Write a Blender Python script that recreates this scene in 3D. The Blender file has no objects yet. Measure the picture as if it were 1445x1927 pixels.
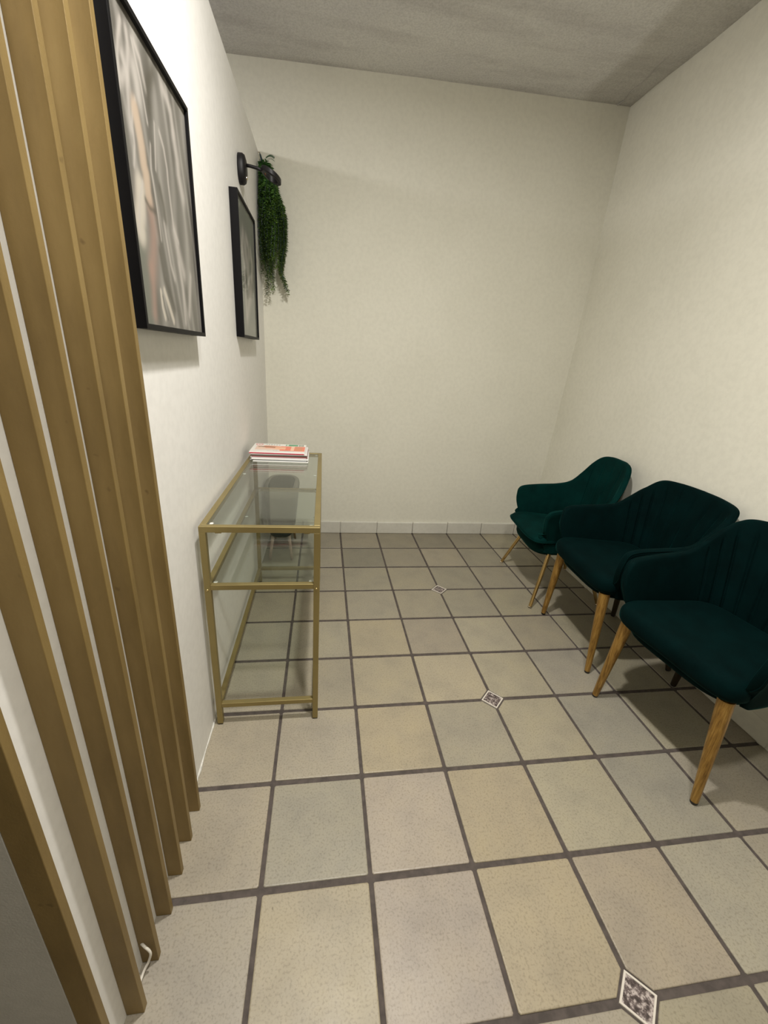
import bpy, math, random
from mathutils import Vector, Matrix
PI = math.pi
SC = bpy.context.scene
COL = SC.collection
random.seed(7)

# ------------------------------------------------------------------ camera
F_PX, YAW, PITCH, ROLL = 769.37, 0.161518, -0.361322, 0.0723965
CAM = Vector((-0.775679, -2.267062, 1.410413))
fw = Vector((math.sin(YAW)*math.cos(PITCH), math.cos(YAW)*math.cos(PITCH), math.sin(PITCH)))
rt = Vector((math.cos(YAW), -math.sin(YAW), 0.0))
up = rt.cross(fw)
r2 = rt*math.cos(ROLL) + up*math.sin(ROLL)
u2 = -rt*math.sin(ROLL) + up*math.cos(ROLL)
cd = bpy.data.cameras.new('camera')
cam = bpy.data.objects.new('camera', cd)
COL.objects.link(cam)
cam.matrix_world = Matrix(((r2.x, u2.x, -fw.x, CAM.x), (r2.y, u2.y, -fw.y, CAM.y), (r2.z, u2.z, -fw.z, CAM.z), (0, 0, 0, 1)))
cd.sensor_fit = 'HORIZONTAL'
cd.sensor_width = 36.0
cd.lens = 36.0*F_PX/1445.0
cd.clip_start = 0.02
SC.camera = cam

# ------------------------------------------------------------------ world, lights, exposure
w = bpy.data.worlds.new('world')
SC.world = w
w.use_nodes = True
w.node_tree.nodes['Background'].inputs[0].default_value = (0.9, 0.95, 1.0, 1)
w.node_tree.nodes['Background'].inputs[1].default_value = 0.15
SC.view_settings.view_transform = 'Standard'
SC.view_settings.look = 'None'
SC.view_settings.gamma = 1.0
SC.view_settings.exposure = -0.13
SC.view_settings.use_curve_mapping = False


def area(name, loc, size, power, color, rot=(0, 0, 0), size_y=None, spread=None, shape='DISK'):
    l = bpy.data.lights.new(name, 'AREA')
    l.shape = shape
    l.size = size
    if size_y:
        l.size_y = size_y
    l.energy = power
    l.color = color
    if spread:
        l.spread = spread
    o = bpy.data.objects.new(name, l)
    COL.objects.link(o)
    o.location = loc
    o.rotation_euler = rot
    return o


# ceiling downlight near the partition (casts the chair, table and frame shadows)
area('downlight', (-0.58, -1.29, 2.93), 0.10, 58, (1.0, 0.97, 0.92))
# second downlight, above the camera
area('downlight_2', (-0.45, -2.10, 2.93), 0.16, 34, (1.0, 0.965, 0.90))
# lamp of the neighbouring space, shining over the partition
sl = bpy.data.lights.new('side_light', 'POINT')
sl.energy = 75
sl.shadow_soft_size = 0.10
sl.color = (1.0, 0.97, 0.98)
slo = bpy.data.objects.new('side_light', sl)
COL.objects.link(slo)
slo.location = (-3.3, -0.6, 2.74)


# ------------------------------------------------------------------ materials
def new_mat(name):
    m = bpy.data.materials.new(name)
    m.use_nodes = True
    nt = m.node_tree
    return m, nt, nt.nodes['Principled BSDF']


def N(nt, kind, **kw):
    n = nt.nodes.new(kind)
    for k, v in kw.items():
        if k.startswith('i_'):
            key = k[2:]
            n.inputs[int(key) if key.isdigit() else key.replace('_', ' ')].default_value = v
        else:
            setattr(n, k, v)
    return n


def c4(c):
    return (c[0], c[1], c[2], 1.0)


def mixc(nt, fac, a, b, blend='MIX'):
    n = nt.nodes.new('ShaderNodeMix')
    n.data_type = 'RGBA'
    n.blend_type = blend
    for idx, v in ((0, fac), (6, a), (7, b)):
        if isinstance(v, bpy.types.NodeSocket):
            nt.links.new(v, n.inputs[idx])
        elif idx == 0:
            n.inputs[0].default_value = v
        else:
            n.inputs[idx].default_value = c4(v)
    return n.outputs[2]


def coord(nt, scale=(1, 1, 1)):
    t = nt.nodes.new('ShaderNodeTexCoord')
    m = nt.nodes.new('ShaderNodeMapping')
    m.inputs['Scale'].default_value = scale
    nt.links.new(t.outputs['Object'], m.inputs['Vector'])
    return m.outputs['Vector']


def noise(nt, vec, scale, detail=4, rough=0.55):
    n = N(nt, 'ShaderNodeTexNoise')
    n.inputs['Scale'].default_value = scale
    n.inputs['Detail'].default_value = detail
    n.inputs['Roughness'].default_value = rough
    nt.links.new(vec, n.inputs['Vector'])
    return n.outputs['Fac']


def ramp(nt, fac, stops):
    r = nt.nodes.new('ShaderNodeValToRGB')
    el = r.color_ramp.elements
    el[0].position, el[0].color = stops[0][0], c4(stops[0][1])
    el[1].position, el[1].color = stops[-1][0], c4(stops[-1][1])
    for p, c in stops[1:-1]:
        e = el.new(p)
        e.color = c4(c)
    nt.links.new(fac, r.inputs['Fac'])
    return r.outputs['Color']


def bump(nt, bs, fac, strength, dist=0.002, prev=None):
    b = nt.nodes.new('ShaderNodeBump')
    b.inputs['Strength'].default_value = strength
    b.inputs['Distance'].default_value = dist
    nt.links.new(fac, b.inputs['Height'])
    if prev is not None:
        nt.links.new(prev, b.inputs['Normal'])
    nt.links.new(b.outputs['Normal'], bs.inputs['Normal'])
    return b.outputs['Normal']


def plaster(name, base, dirt, rough=0.75, bs_str=0.24, grain=260, spec=0.3):
    m, nt, bs = new_mat(name)
    v = coord(nt)
    big = noise(nt, v, 1.7, 5, 0.6)
    col = ramp(nt, big, [(0.33, dirt), (0.6, base)])
    sp = noise(nt, v, 38, 3)
    col = mixc(nt, 0.06, col, ramp(nt, sp, [(0.35, (0.2, 0.19, 0.17)), (0.6, (1, 1, 1))]), 'MULTIPLY')
    nt.links.new(col, bs.inputs['Base Color'])
    bs.inputs['Roughness'].default_value = rough
    bs.inputs['Specular IOR Level'].default_value = spec
    n1 = bump(nt, bs, noise(nt, v, 9, 4), bs_str, 0.008)
    bump(nt, bs, noise(nt, v, grain, 3), bs_str, 0.0015, n1)
    return m


M = {}
M['wall'] = plaster('cream_plaster', (0.735, 0.715, 0.615), (0.70, 0.68, 0.58))
M['white_wall'] = plaster('white_painted_partition', (0.80, 0.785, 0.755), (0.77, 0.755, 0.725), rough=0.5, bs_str=0.07, grain=120, spec=0.35)
M['grey_wall'] = plaster('grey_plaster', (0.44, 0.42, 0.385), (0.40, 0.38, 0.35))  # darker and greyer than the other plaster
M['base'] = plaster('painted_baseboard', (0.66, 0.64, 0.57), (0.58, 0.56, 0.49), rough=0.5, bs_str=0.5)


def ceiling_mat():
    m, nt, bs = new_mat('rough_grey_ceiling')
    v = coord(nt)
    col = ramp(nt, noise(nt, v, 1.3, 5, 0.6), [(0.3, (0.70, 0.685, 0.68)), (0.65, (0.80, 0.785, 0.755))])
    # long darker smears parallel to the back wall
    v2 = coord(nt, (0.9, 5.0, 1))
    col = mixc(nt, 0.75, col, ramp(nt, noise(nt, v2, 1.6, 4, 0.55), [(0.36, (0.84, 0.83, 0.83)), (0.52, (1, 1, 1))]), 'MULTIPLY')
    col = mixc(nt, 0.35, col, ramp(nt, noise(nt, v, 95, 3), [(0.35, (0.6, 0.6, 0.6)), (0.6, (1, 1, 1))]), 'MULTIPLY')
    # ragged darker band running along the right-hand wall
    sx = N(nt, 'ShaderNodeSeparateXYZ')
    nt.links.new(v, sx.inputs[0])
    ad = N(nt, 'ShaderNodeMath', operation='ADD')
    nt.links.new(sx.outputs[0], ad.inputs[0])
    mu = N(nt, 'ShaderNodeMath', operation='MULTIPLY')
    mu.inputs[1].default_value = 0.25
    nt.links.new(noise(nt, v, 3.0, 4), mu.inputs[0])
    nt.links.new(mu.outputs[0], ad.inputs[1])
    col = mixc(nt, 1.0, col, ramp(nt, ad.outputs[0], [(0.93, (1, 1, 1)), (0.995, (0.80, 0.79, 0.76))]), 'MULTIPLY')
    nt.links.new(col, bs.inputs['Base Color'])
    bs.inputs['Roughness'].default_value = 0.9
    bs.inputs['Specular IOR Level'].default_value = 0.15
    n1 = bump(nt, bs, noise(nt, v, 14, 4), 0.5, 0.02)
    bump(nt, bs, noise(nt, v, 120, 4, 0.7), 0.8, 0.006, n1)
    return m


M['ceiling'] = ceiling_mat()


def tile_mat():
    m, nt, bs = new_mat('glazed_stoneware_tile')
    a = N(nt, 'ShaderNodeAttribute', attribute_name='tone')
    v = coord(nt)
    col = mixc(nt, 0.8, a.outputs['Color'], ramp(nt, noise(nt, v, 7, 4, 0.6), [(0.3, (0.82, 0.82, 0.84)), (0.5, (0.97, 0.96, 0.95)), (0.7, (1.05, 1.03, 0.97))]), 'MULTIPLY')
    col = mixc(nt, 0.62, col, ramp(nt, noise(nt, v, 170, 3), [(0.33, (0.62, 0.6, 0.57)), (0.5, (1, 1, 1))]), 'MULTIPLY')
    col = mixc(nt, 1.0, col, ramp(nt, noise(nt, v, 24, 2), [(0.2, (0.45, 0.42, 0.38)), (0.245, (1, 1, 1))]), 'MULTIPLY')
    nt.links.new(col, bs.inputs['Base Color'])
    rr = ramp(nt, noise(nt, v, 5, 4), [(0.3, (0.34, 0.34, 0.34)), (0.7, (0.52, 0.52, 0.52))])
    nt.links.new(rr, bs.inputs['Roughness'])
    bs.inputs['Specular IOR Level'].default_value = 0.45
    n1 = bump(nt, bs, noise(nt, v, 6, 2), 0.25, 0.01)
    bump(nt, bs, noise(nt, v, 130, 3), 0.18, 0.001, n1)
    return m


M['tile'] = tile_mat()


def simple(name, col, rough=0.5, metal=0.0, spec=0.5, var=0.0, vscale=30, bumps=0.0, bscale=200, **kw):
    m, nt, bs = new_mat(name)
    if var > 0:
        v = coord(nt)
        lo = tuple(x*(1-var) for x in col)
        c = ramp(nt, noise(nt, v, vscale, 4), [(0.35, lo), (0.65, col)])
        nt.links.new(c, bs.inputs['Base Color'])
        if bumps:
            bump(nt, bs, noise(nt, v, bscale, 3), bumps, 0.001)
    else:
        bs.inputs['Base Color'].default_value = c4(col)
    bs.inputs['Roughness'].default_value = rough
    bs.inputs['Metallic'].default_value = metal
    bs.inputs['Specular IOR Level'].default_value = spec
    for k, v2 in kw.items():
        bs.inputs[k.replace('_', ' ')].default_value = v2
    return m


M['grout'] = simple('brown_grey_grout', (0.092, 0.074, 0.064), 0.9, var=0.35, vscale=40, bumps=0.5)
M['inset_rim'] = simple('pale_inset_rim', (0.62, 0.57, 0.50), 0.35)
M['caulk'] = simple('white_caulk', (0.72, 0.70, 0.64), 0.6, var=0.3, vscale=60)


def inset_mat():
    m, nt, bs = new_mat('mottled_inset')
    v = coord(nt)
    c = ramp(nt, noise(nt, v, 75, 5, 0.7), [(0.40, (0.035, 0.024, 0.022)), (0.5, (0.12, 0.09, 0.085)), (0.6, (0.46, 0.40, 0.37))])
    nt.links.new(c, bs.inputs['Base Color'])
    bs.inputs['Roughness'].default_value = 0.35
    return m


M['inset'] = inset_mat()


def slat_mat():
    m, nt, bs = new_mat('bronze_gold_painted_slat')
    v = coord(nt, (1, 1, 0.25))
    c = ramp(nt, noise(nt, v, 14, 5, 0.6), [(0.3, (0.185, 0.122, 0.038)), (0.55, (0.24, 0.162, 0.054)), (0.75, (0.28, 0.195, 0.07))])
    v1 = coord(nt)
    c = mixc(nt, 0.7, c, ramp(nt, noise(nt, v1, 30, 2), [(0.2, (0.45, 0.38, 0.3)), (0.27, (1, 1, 1))]), 'MULTIPLY')
    nt.links.new(c, bs.inputs['Base Color'])
    bs.inputs['Roughness'].default_value = 0.5
    bs.inputs['Metallic'].default_value = 0.25
    bump(nt, bs, noise(nt, v1, 220, 3), 0.25, 0.001)
    return m


M['slat'] = slat_mat()


def velvet(name, col, tint):
    m, nt, bs = new_mat(name)
    v = coord(nt)
    c = ramp(nt, noise(nt, v, 11, 4, 0.6), [(0.3, tuple(x*0.7 for x in col)), (0.7, tuple(x*1.2 for x in col))])
    nt.links.new(c, bs.inputs['Base Color'])
    bs.inputs['Roughness'].default_value = 0.85
    bs.inputs['Specular IOR Level'].default_value = 0.05
    bs.inputs['Sheen Weight'].default_value = 0.16
    bs.inputs['Sheen Roughness'].default_value = 0.22
    bs.inputs['Sheen Tint'].default_value = c4(tint)
    bump(nt, bs, noise(nt, v, 700, 2), 0.2, 0.0006)
    return m


M['velvet'] = velvet('dark_green_velvet', (0.0002, 0.0072, 0.0071), (0.04, 0.55, 0.48))
M['velvet2'] = velvet('bottle_green_velvet', (0.0008, 0.019, 0.0165), (0.06, 0.6, 0.5))
M['stool_velvet'] = velvet('slate_velvet', (0.035, 0.042, 0.042), (0.8, 0.8, 0.75))
M['stool_sheen'] = velvet('slate_velvet_sheen', (0.15, 0.145, 0.125), (0.8, 0.8, 0.75))  # sheen on the rolled velvet edge, painted as a paler colour
M['stool_top_shade'] = velvet('slate_velvet_shade', (0.012, 0.017, 0.018), (0.3, 0.35, 0.33))  # same velvet away from the sheen, darkened in the colour
M['brass'] = simple('shiny_brass_tube', (0.62, 0.43, 0.18), 0.22, 1.0)
M['table_gold'] = simple('matt_gold_metal', (0.34, 0.27, 0.115), 0.42, 0.75, var=0.1, vscale=8)
M['screw'] = simple('brass_bolt', (0.55, 0.43, 0.2), 0.3, 1.0)
M['black_cap'] = simple('black_plastic_cap', (0.012, 0.010, 0.009), 0.5)
M['chrome'] = simple('bright_foot', (0.7, 0.62, 0.5), 0.15, 1.0)


def leg_mat():
    m, nt, bs = new_mat('gold_woodgrain_leg')
    v = coord(nt, (6, 6, 0.45))
    c = ramp(nt, noise(nt, v, 22, 5, 0.65), [(0.32, (0.12, 0.055, 0.010)), (0.5, (0.30, 0.165, 0.035)), (0.66, (0.42, 0.25, 0.065))])
    nt.links.new(c, bs.inputs['Base Color'])
    bs.inputs['Roughness'].default_value = 0.34
    bs.inputs['Metallic'].default_value = 0.35
    return m


M['leg'] = leg_mat()
M['shaded_leg'] = simple('gold_leg_in_shade', (0.035, 0.024, 0.012), 0.4, 0.3)  # rear gold legs, shade under the seat put into the colour
M['pale_leg'] = simple('pale_wood_leg', (0.56, 0.44, 0.36), 0.5, var=0.2, vscale=20)
M['black_frame'] = simple('black_satin_frame', (0.0025, 0.0022, 0.0028), 0.5, spec=0.14)
M['lamp_black'] = simple('black_lamp_metal', (0.006, 0.005, 0.006), 0.5, spec=0.35)
M['lamp_lens'] = simple('amber_lens', (0.5, 0.18, 0.05), 0.3)
M['white_plastic'] = simple('white_plastic', (0.72, 0.68, 0.6), 0.4)
M['clear_pad'] = simple('clear_silicone_pad', (0.75, 0.75, 0.7), 0.25)


def glass_mat():
    m = bpy.data.materials.new('clear_tempered_glass')
    m.use_nodes = True
    nt = m.node_tree
    nt.nodes.clear()
    out = nt.nodes.new('ShaderNodeOutputMaterial')
    tr = N(nt, 'ShaderNodeBsdfTransparent')
    tr.inputs['Color'].default_value = (0.90, 0.925, 0.905, 1)
    gl = N(nt, 'ShaderNodeBsdfGlossy')
    gl.inputs['Roughness'].default_value = 0.02
    lw = N(nt, 'ShaderNodeLayerWeight')
    lw.inputs['Blend'].default_value = 0.5
    pw = N(nt, 'ShaderNodeMath', operation='POWER')
    pw.inputs[1].default_value = 5.0
    ma = N(nt, 'ShaderNodeMath', operation='MULTIPLY_ADD')
    ma.inputs[1].default_value = 0.95
    ma.inputs[2].default_value = 0.05
    mx = N(nt, 'ShaderNodeMixShader')
    nt.links.new(lw.outputs['Facing'], pw.inputs[0])
    nt.links.new(pw.outputs[0], ma.inputs[0])
    nt.links.new(ma.outputs[0], mx.inputs[0])
    nt.links.new(tr.outputs[0], mx.inputs[1])
    nt.links.new(gl.outputs[0], mx.inputs[2])
    nt.links.new(mx.outputs[0], out.inputs[0])
    return m


M['glass'] = glass_mat()


def painted(name, rough=0.25, attr='paint', coat=0.0):
    m, nt, bs = new_mat(name)
    a = N(nt, 'ShaderNodeAttribute', attribute_name=attr)
    nt.links.new(a.outputs['Color'], bs.inputs['Base Color'])
    bs.inputs['Roughness'].default_value = rough
    bs.inputs['Coat Weight'].default_value = coat
    bs.inputs['Coat Roughness'].default_value = 0.02
    return m


M['art'] = painted('art_print_behind_glass', 0.6, coat=0.6)
M['cover'] = painted('glossy_magazine_cover', 0.28)
M['pages'] = simple('magazine_page_edges', (0.66, 0.64, 0.60), 0.7, var=0.25, vscale=300)


def leaf_mat():
    m, nt, bs = new_mat('artificial_fern_green')
    a = N(nt, 'ShaderNodeAttribute', attribute_name='paint')
    nt.links.new(a.outputs['Color'], bs.inputs['Base Color'])
    bs.inputs['Roughness'].default_value = 0.5
    return m


M['leaf'] = leaf_mat()
M['strap'] = simple('dark_blue_green_strap', (0.01, 0.035, 0.045), 0.4)


# ------------------------------------------------------------------ mesh helpers
class MB:
    def __init__(self):
        self.v, self.f = [], []

    def add(self, verts, faces):
        o = len(self.v)
        self.v += [tuple(p) for p in verts]
        self.f += [tuple(i+o for i in f) for f in faces]

    def box(self, a, b):
        x0, y0, z0 = a
        x1, y1, z1 = b
        self.add([(x0, y0, z0), (x1, y0, z0), (x1, y1, z0), (x0, y1, z0), (x0, y0, z1), (x1, y0, z1), (x1, y1, z1), (x0, y1, z1)],
                 [(0, 3, 2, 1), (4, 5, 6, 7), (0, 1, 5, 4), (1, 2, 6, 5), (2, 3, 7, 6), (3, 0, 4, 7)])

    def tube(self, pts, radii, n=16, cap=True):
        pts = [Vector(p) for p in pts]
        if not hasattr(radii, '__len__'):
            radii = [radii]*len(pts)
        rings = []
        ref = None
        for i, p in enumerate(pts):
            d = (pts[min(i+1, len(pts)-1)] - pts[max(i-1, 0)]).normalized()
            if ref is None:
                ref = d.orthogonal().normalized()
            else:
                ref = (ref - d*ref.dot(d)).normalized()
            b = d.cross(ref)
            rings.append([p + (ref*math.cos(2*PI*k/n) + b*math.sin(2*PI*k/n))*radii[i] for k in range(n)])
        vs = [q for r in rings for q in r]
        fs = []
        for i in range(len(pts)-1):
            for k in range(n):
                a, b2 = i*n+k, i*n+(k+1) % n
                fs.append((a, b2, b2+n, a+n))
        if cap:
            fs.append(tuple(reversed(range(n))))
            fs.append(tuple(range((len(pts)-1)*n, len(pts)*n)))
        self.add(vs, fs)

    def lathe(self, prof, n=24, c=(0, 0, 0)):
        vs, fs = [], []
        for r, z in prof:
            vs += [(c[0]+r*math.cos(2*PI*k/n), c[1]+r*math.sin(2*PI*k/n), c[2]+z) for k in range(n)]
        for i in range(len(prof)-1):
            for k in range(n):
                a, b2 = i*n+k, i*n+(k+1) % n
                fs.append((a, b2, b2+n, a+n))
        fs.append(tuple(reversed(range(n))))
        fs.append(tuple(range((len(prof)-1)*n, len(prof)*n)))
        self.add(vs, fs)

    def build(self, name, mat, parent=None, smooth=False, bevel=0.0, loc=None, seg=2):
        me = bpy.data.meshes.new(name)
        me.from_pydata(self.v, [], self.f)
        me.validate()
        o = bpy.data.objects.new(name, me)
        COL.objects.link(o)
        if mat:
            me.materials.append(mat)
        if parent:
            o.parent = parent
        if loc:
            o.location = loc
        if smooth:
            for p in me.polygons:
                p.use_smooth = True
        if bevel:
            b = o.modifiers.new('bevel', 'BEVEL')
            b.width = bevel
            b.segments = seg
            b.limit_method = 'ANGLE'
            b.angle_limit = math.radians(40)
            for p in me.polygons:
                p.use_smooth = True
            wn = o.modifiers.new('wn', 'WEIGHTED_NORMAL')
            wn.keep_sharp = False
        return o


def thing(name, label, cat, loc=(0, 0, 0), rotz=0, group=None):
    o = bpy.data.objects.new(name, None)
    COL.objects.link(o)
    o.empty_display_size = 0.05
    o.location = loc
    o.rotation_euler = (0, 0, rotz)
    o['label'] = label
    o['category'] = cat
    if group:
        o['group'] = group
    return o


def tag(o, label, cat, group=None):
    o['label'] = label
    o['category'] = cat
    if group:
        o['group'] = group
    return o


def struct(o):
    o['kind'] = 'structure'
    return o


# ------------------------------------------------------------------ room shell
G = 0.31
PX = -1.19          # face of the partition
BY = 0.92           # face of the back wall
FRONT = -4.6
LEFT = -4.6


def ceil_z(x):
    return 3.0 + 0.034*x


# tiled floor: grout bed with bevelled tiles, inset corners clipped off
TONES = {(-2, -2): (.235, .225, .185), (-1, -2): (.31, .285, .235), (0, -2): (.385, .35, .285), (1, -2): (.33, .31, .25),
         (-2, -3): (.34, .31, .25), (-1, -3): (.29, .265, .21), (0, -3): (.255, .235, .19), (1, -3): (.29, .27, .22),
         (-3, -3): (.31, .29, .24), (-3, -2): (.37, .345, .285), (-3, -1): (.34, .315, .26), (-2, -1): (.335, .315, .255),
         (-1, -1): (.36, .33, .26), (0, -1): (.32, .30, .245), (1, -1): (.35, .325, .265),
         (-2, 0): (.36, .335, .28), (-1, 0): (.36, .33, .265), (0, 0): (.33, .31, .255),
         (-2, 1): (.42, .37, .275), (-1, 1): (.36, .32, .27), (0, 1): (.44, .41, .33), (1, 1): (.36, .33, .265),
         (-2, 2): (.42, .375, .285), (-1, 2): (.47, .42, .325), (0, 2): (.44, .405, .315), (1, 2): (.38, .36, .32),
         (-3, 3): (.42, .385, .33), (-2, 3): (.45, .39, .285), (-1, 3): (.37, .345, .285), (0, 3): (.43, .395, .305), (1, 3): (.36, .35, .31),
         (-4, 3): (.41, .37, .305), (-4, 4): (.40, .36, .30), (-3, 4): (.355, .34, .29), (-2, 4): (.46, .405, .36), (-1, 4): (.43, .37, .27),
         (0, 4): (.44, .41, .32), (1, 4): (.36, .35, .31), (2, 4): (.39, .36, .31),
         (-4, 5): (.38, .35, .31), (-3, 5): (.43, .38, .285), (-2, 5): (.43, .375, .34), (-1, 5): (.45, .385, .275), (0, 5): (.41, .355, .29), (1, 5): (.42, .40, .34)}
INSETS = [(0, j) for j in (-3*0, 3, 6, 9)]


def build_floor():
    bed = MB()
    bed.box((LEFT, FRONT, -0.12), (1.4, BY+0.12, -0.0035))
    bed_o = struct(bed.build('floor', M['grout']))
    t = MB()
    cols = []
    gx, gy, bv, ins = 0.0062, 0.0085, 0.0035, 0.060
    for i in range(-4, 4):
        for j in range(-3, 12):
            rnd = random.Random(i*131+j*17)
            g = rnd.uniform(-.03, .03)
            tone = TONES.get((i, j), (.38+g, .35+g+rnd.uniform(-.01, .01), .285+g+rnd.uniform(-.015, .02)))
            jx = [rnd.uniform(-.0012, .0012) for _ in range(4)]
            x0, x1 = i*G+gx+jx[0], (i+1)*G-gx+jx[1]
            y1, y0 = -j*G-gy+jx[2], -(j+1)*G+gy+jx[3]
            tone = tuple((0.7*a_+0.3*b_)*k_ for a_, b_, k_ in zip(tone, (.375, .346, .292), (.82, .80, .735)))
            corners = [((x0, y0), (i, j+1), (1, 1)), ((x1, y0), (i+1, j+1), (-1, 1)), ((x1, y1), (i+1, j), (-1, -1)), ((x0, y1), (i, j), (1, -1))]
            poly = []
            for k, (c, key, s) in enumerate(corners):
                if key in INSETS:
                    X, Y = key[0]*G, -key[1]*G
                    # cut line |x-X|+|y-Y| = ins
                    ax = X + s[0]*(ins-abs(c[1]-Y))
                    ay = Y + s[1]*(ins-abs(c[0]-X))
                    pa, pb = (c[0], ay), (ax, c[1])
                    poly += [pa, pb] if k in (0, 2) else [pb, pa]
                else:
                    # slightly rounded corner
                    r = 0.004
                    pa, pb = (c[0], c[1]+s[1]*r), (c[0]+s[0]*r, c[1])
                    poly += [pa, pb] if k in (0, 2) else [pb, pa]
            cx, cy = sum(p[0] for p in poly)/len(poly), sum(p[1] for p in poly)/len(poly)
            dz = rnd.uniform(-.0006, .0006)
            tx, ty = rnd.uniform(-.003, .003), rnd.uniform(-.003, .003)

            def zz(p, h):
                return h+dz+(p[0]-cx)*tx+(p[1]-cy)*ty
            n = len(poly)
            rings = []
            for ds, h in ((0.0, -0.005), (0.0, -0.0022), (0.0012, -0.0006), (bv, 0.0)):
                ring = []
                for p in poly:
                    sx = (abs(p[0]-cx)-ds)/max(1e-6, abs(p[0]-cx))
                    sy = (abs(p[1]-cy)-ds)/max(1e-6, abs(p[1]-cy))
                    q = (cx+(p[0]-cx)*sx, cy+(p[1]-cy)*sy)
                    ring.append((q[0], q[1], zz(q, h)))
                rings.append(ring)
            vs = [q for r in rings for q in r]
            fs = []
            for a in range(3):
                for k in range(n):
                    fs.append((a*n+k, a*n+(k+1) % n, (a+1)*n+(k+1) % n, (a+1)*n+k))
            fs.append(tuple(range(3*n, 4*n)))
            t.add(vs, fs)
            cols += [tone]*len(vs)
    o = t.build('tiles', M['tile'], bed_o)
    at = o.data.color_attributes.new('tone', 'FLOAT_COLOR', 'POINT')
    for k, c in enumerate(cols):
        at.data[k].color = c4(c)
    for (i, j) in INSETS:
        X, Y = i*G, -j*G
        s = 0.052
        r = MB()
        ring = [(s, 0), (0, s), (-s, 0), (0, -s)]
        q = 0.86
        vs, fs = [], []
        for sc, z in ((1.0, -0.006), (1.0, -0.0004), (0.985, 0.0012), (q, 0.0012), (q-0.01, -0.001)):
            vs += [(X+a*sc, Y+b*sc, z) for a, b in ring]
        for a in range(4):
            for k in range(4):
                fs.append((a*4+k, a*4+(k+1) % 4, (a+1)*4+(k+1) % 4, (a+1)*4+k))
        r.add(vs, fs)
        ro = r.build('inset_rim', M['inset_rim'], bed_o)
        p = MB()
        p.add([(X+a*(q-0.005), Y+b*(q-0.005), -0.0006) for a, b in ring], [(0, 1, 2, 3)])
        p.build('inset_face', M['inset'], ro)
    return bed_o


build_floor()

m = MB()   # back wall with a slightly uneven plaster face
vs, fs = [], []
nx, nz = 48, 26
for a in range(nx+1):
    for b in range(nz+1):
        x = LEFT+(1.5-LEFT)*a/nx
        z = -0.1+3.3*b/nz
        vs.append((x, BY+0.003*math.sin(x*3.1+z*1.7)*math.cos(z*2.3), z))
for a in range(nx):
    for b in range(nz):
        i0 = a*(nz+1)+b
        fs.append((i0, i0+nz+1, i0+nz+2, i0+1))
m.add(vs, fs)
wb = struct(m.build('wall_back', M['wall'], smooth=True))
sm = wb.modifiers.new('solid', 'SOLIDIFY')
sm.thickness = 0.12
sm.offset = -1

m = MB()   # right wall: face leans outwards a little as it rises
prof = [(-0.1, 1.050), (0.0, 1.055), (0.4, 1.088), (0.8, 1.114), (1.5, 1.142), (2.3, 1.163), (3.2, 1.172)]
ny = 30
vs, fs = [], []
for b, (z, x) in enumerate(prof):
    for a in range(ny+1):
        y = FRONT+(BY+0.05-FRONT)*a/ny
        vs.append((x+0.002*math.sin(y*4+z*3), y, z))
for b in range(len(prof)-1):
    for a in range(ny):
        i0 = b*(ny+1)+a
        fs.append((i0, i0+1, i0+ny+2, i0+ny+1))
m.add(vs, fs)
wr = struct(m.build('wall_right', M['wall'], smooth=True))
sb = wr.modifiers.new('sub', 'SUBSURF')
sb.levels = 1
sb.render_levels = 2
sb.boundary_smooth = 'PRESERVE_CORNERS'
sm = wr.modifiers.new('solid', 'SOLIDIFY')
sm.thickness = 0.15
sm.offset = 1

m = MB()
m.box((PX-0.10, -1.8508, -0.1), (PX, BY+0.01, 2.53))
struct(m.build('wall_left', M['white_wall'], bevel=0.006))
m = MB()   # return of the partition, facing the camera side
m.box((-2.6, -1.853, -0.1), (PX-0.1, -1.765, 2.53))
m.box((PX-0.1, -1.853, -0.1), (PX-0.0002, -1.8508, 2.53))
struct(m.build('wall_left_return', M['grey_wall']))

m = MB()
m.box((LEFT-0.1, FRONT, -0.1), (LEFT, BY+0.1, 3.2))
struct(m.build('wall_far_left', M['wall']))
m = MB()
m.box((LEFT-0.1, FRONT-0.1, -0.1), (1.4, FRONT, 3.2))
struct(m.build('wall_front', M['wall']))

m = MB()
x0, x1 = LEFT-0.05, 1.45
nx, ny = 40, 40
vs, fs = [], []
rr = random.Random(3)
for a in range(nx+1):
    for b in range(ny+1):
        x = x0+(x1-x0)*a/nx
        y = FRONT+(BY+0.1-FRONT)*b/ny
        vs.append((x, y, ceil_z(x)+0.0035*math.sin(y*9+x*1.3)+rr.uniform(-.0015, .0015)))
for a in range(nx):
    for b in range(ny):
        i0 = a*(ny+1)+b
        fs.append((i0, i0+1, i0+ny+2, i0+ny+1))
m.add(vs, fs)
cl = struct(m.build('ceiling', M['ceiling'], smooth=True))
sm = cl.modifiers.new('solid', 'SOLIDIFY')
sm.thickness = 0.12
sm.offset = -1

# hairline crack and a dark scuff in the plaster
m = MB()
m.tube([(1.075, 0.915, ceil_z(1.07)-0.0035), (1.085, 0.86, ceil_z(1.08)-0.0035), (1.065, 0.78, ceil_z(1.06)-0.0035), (1.07, 0.66, ceil_z(1.07)-0.0035), (1.045, 0.52, ceil_z(1.045)-0.0035), (1.04, 0.42, ceil_z(1.04)-0.0035)], [0.004, 0.003, 0.0022, 0.0022, 0.0018, 0.0012], 6)
m.build('crack', M['grey_wall'], cl)
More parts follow.
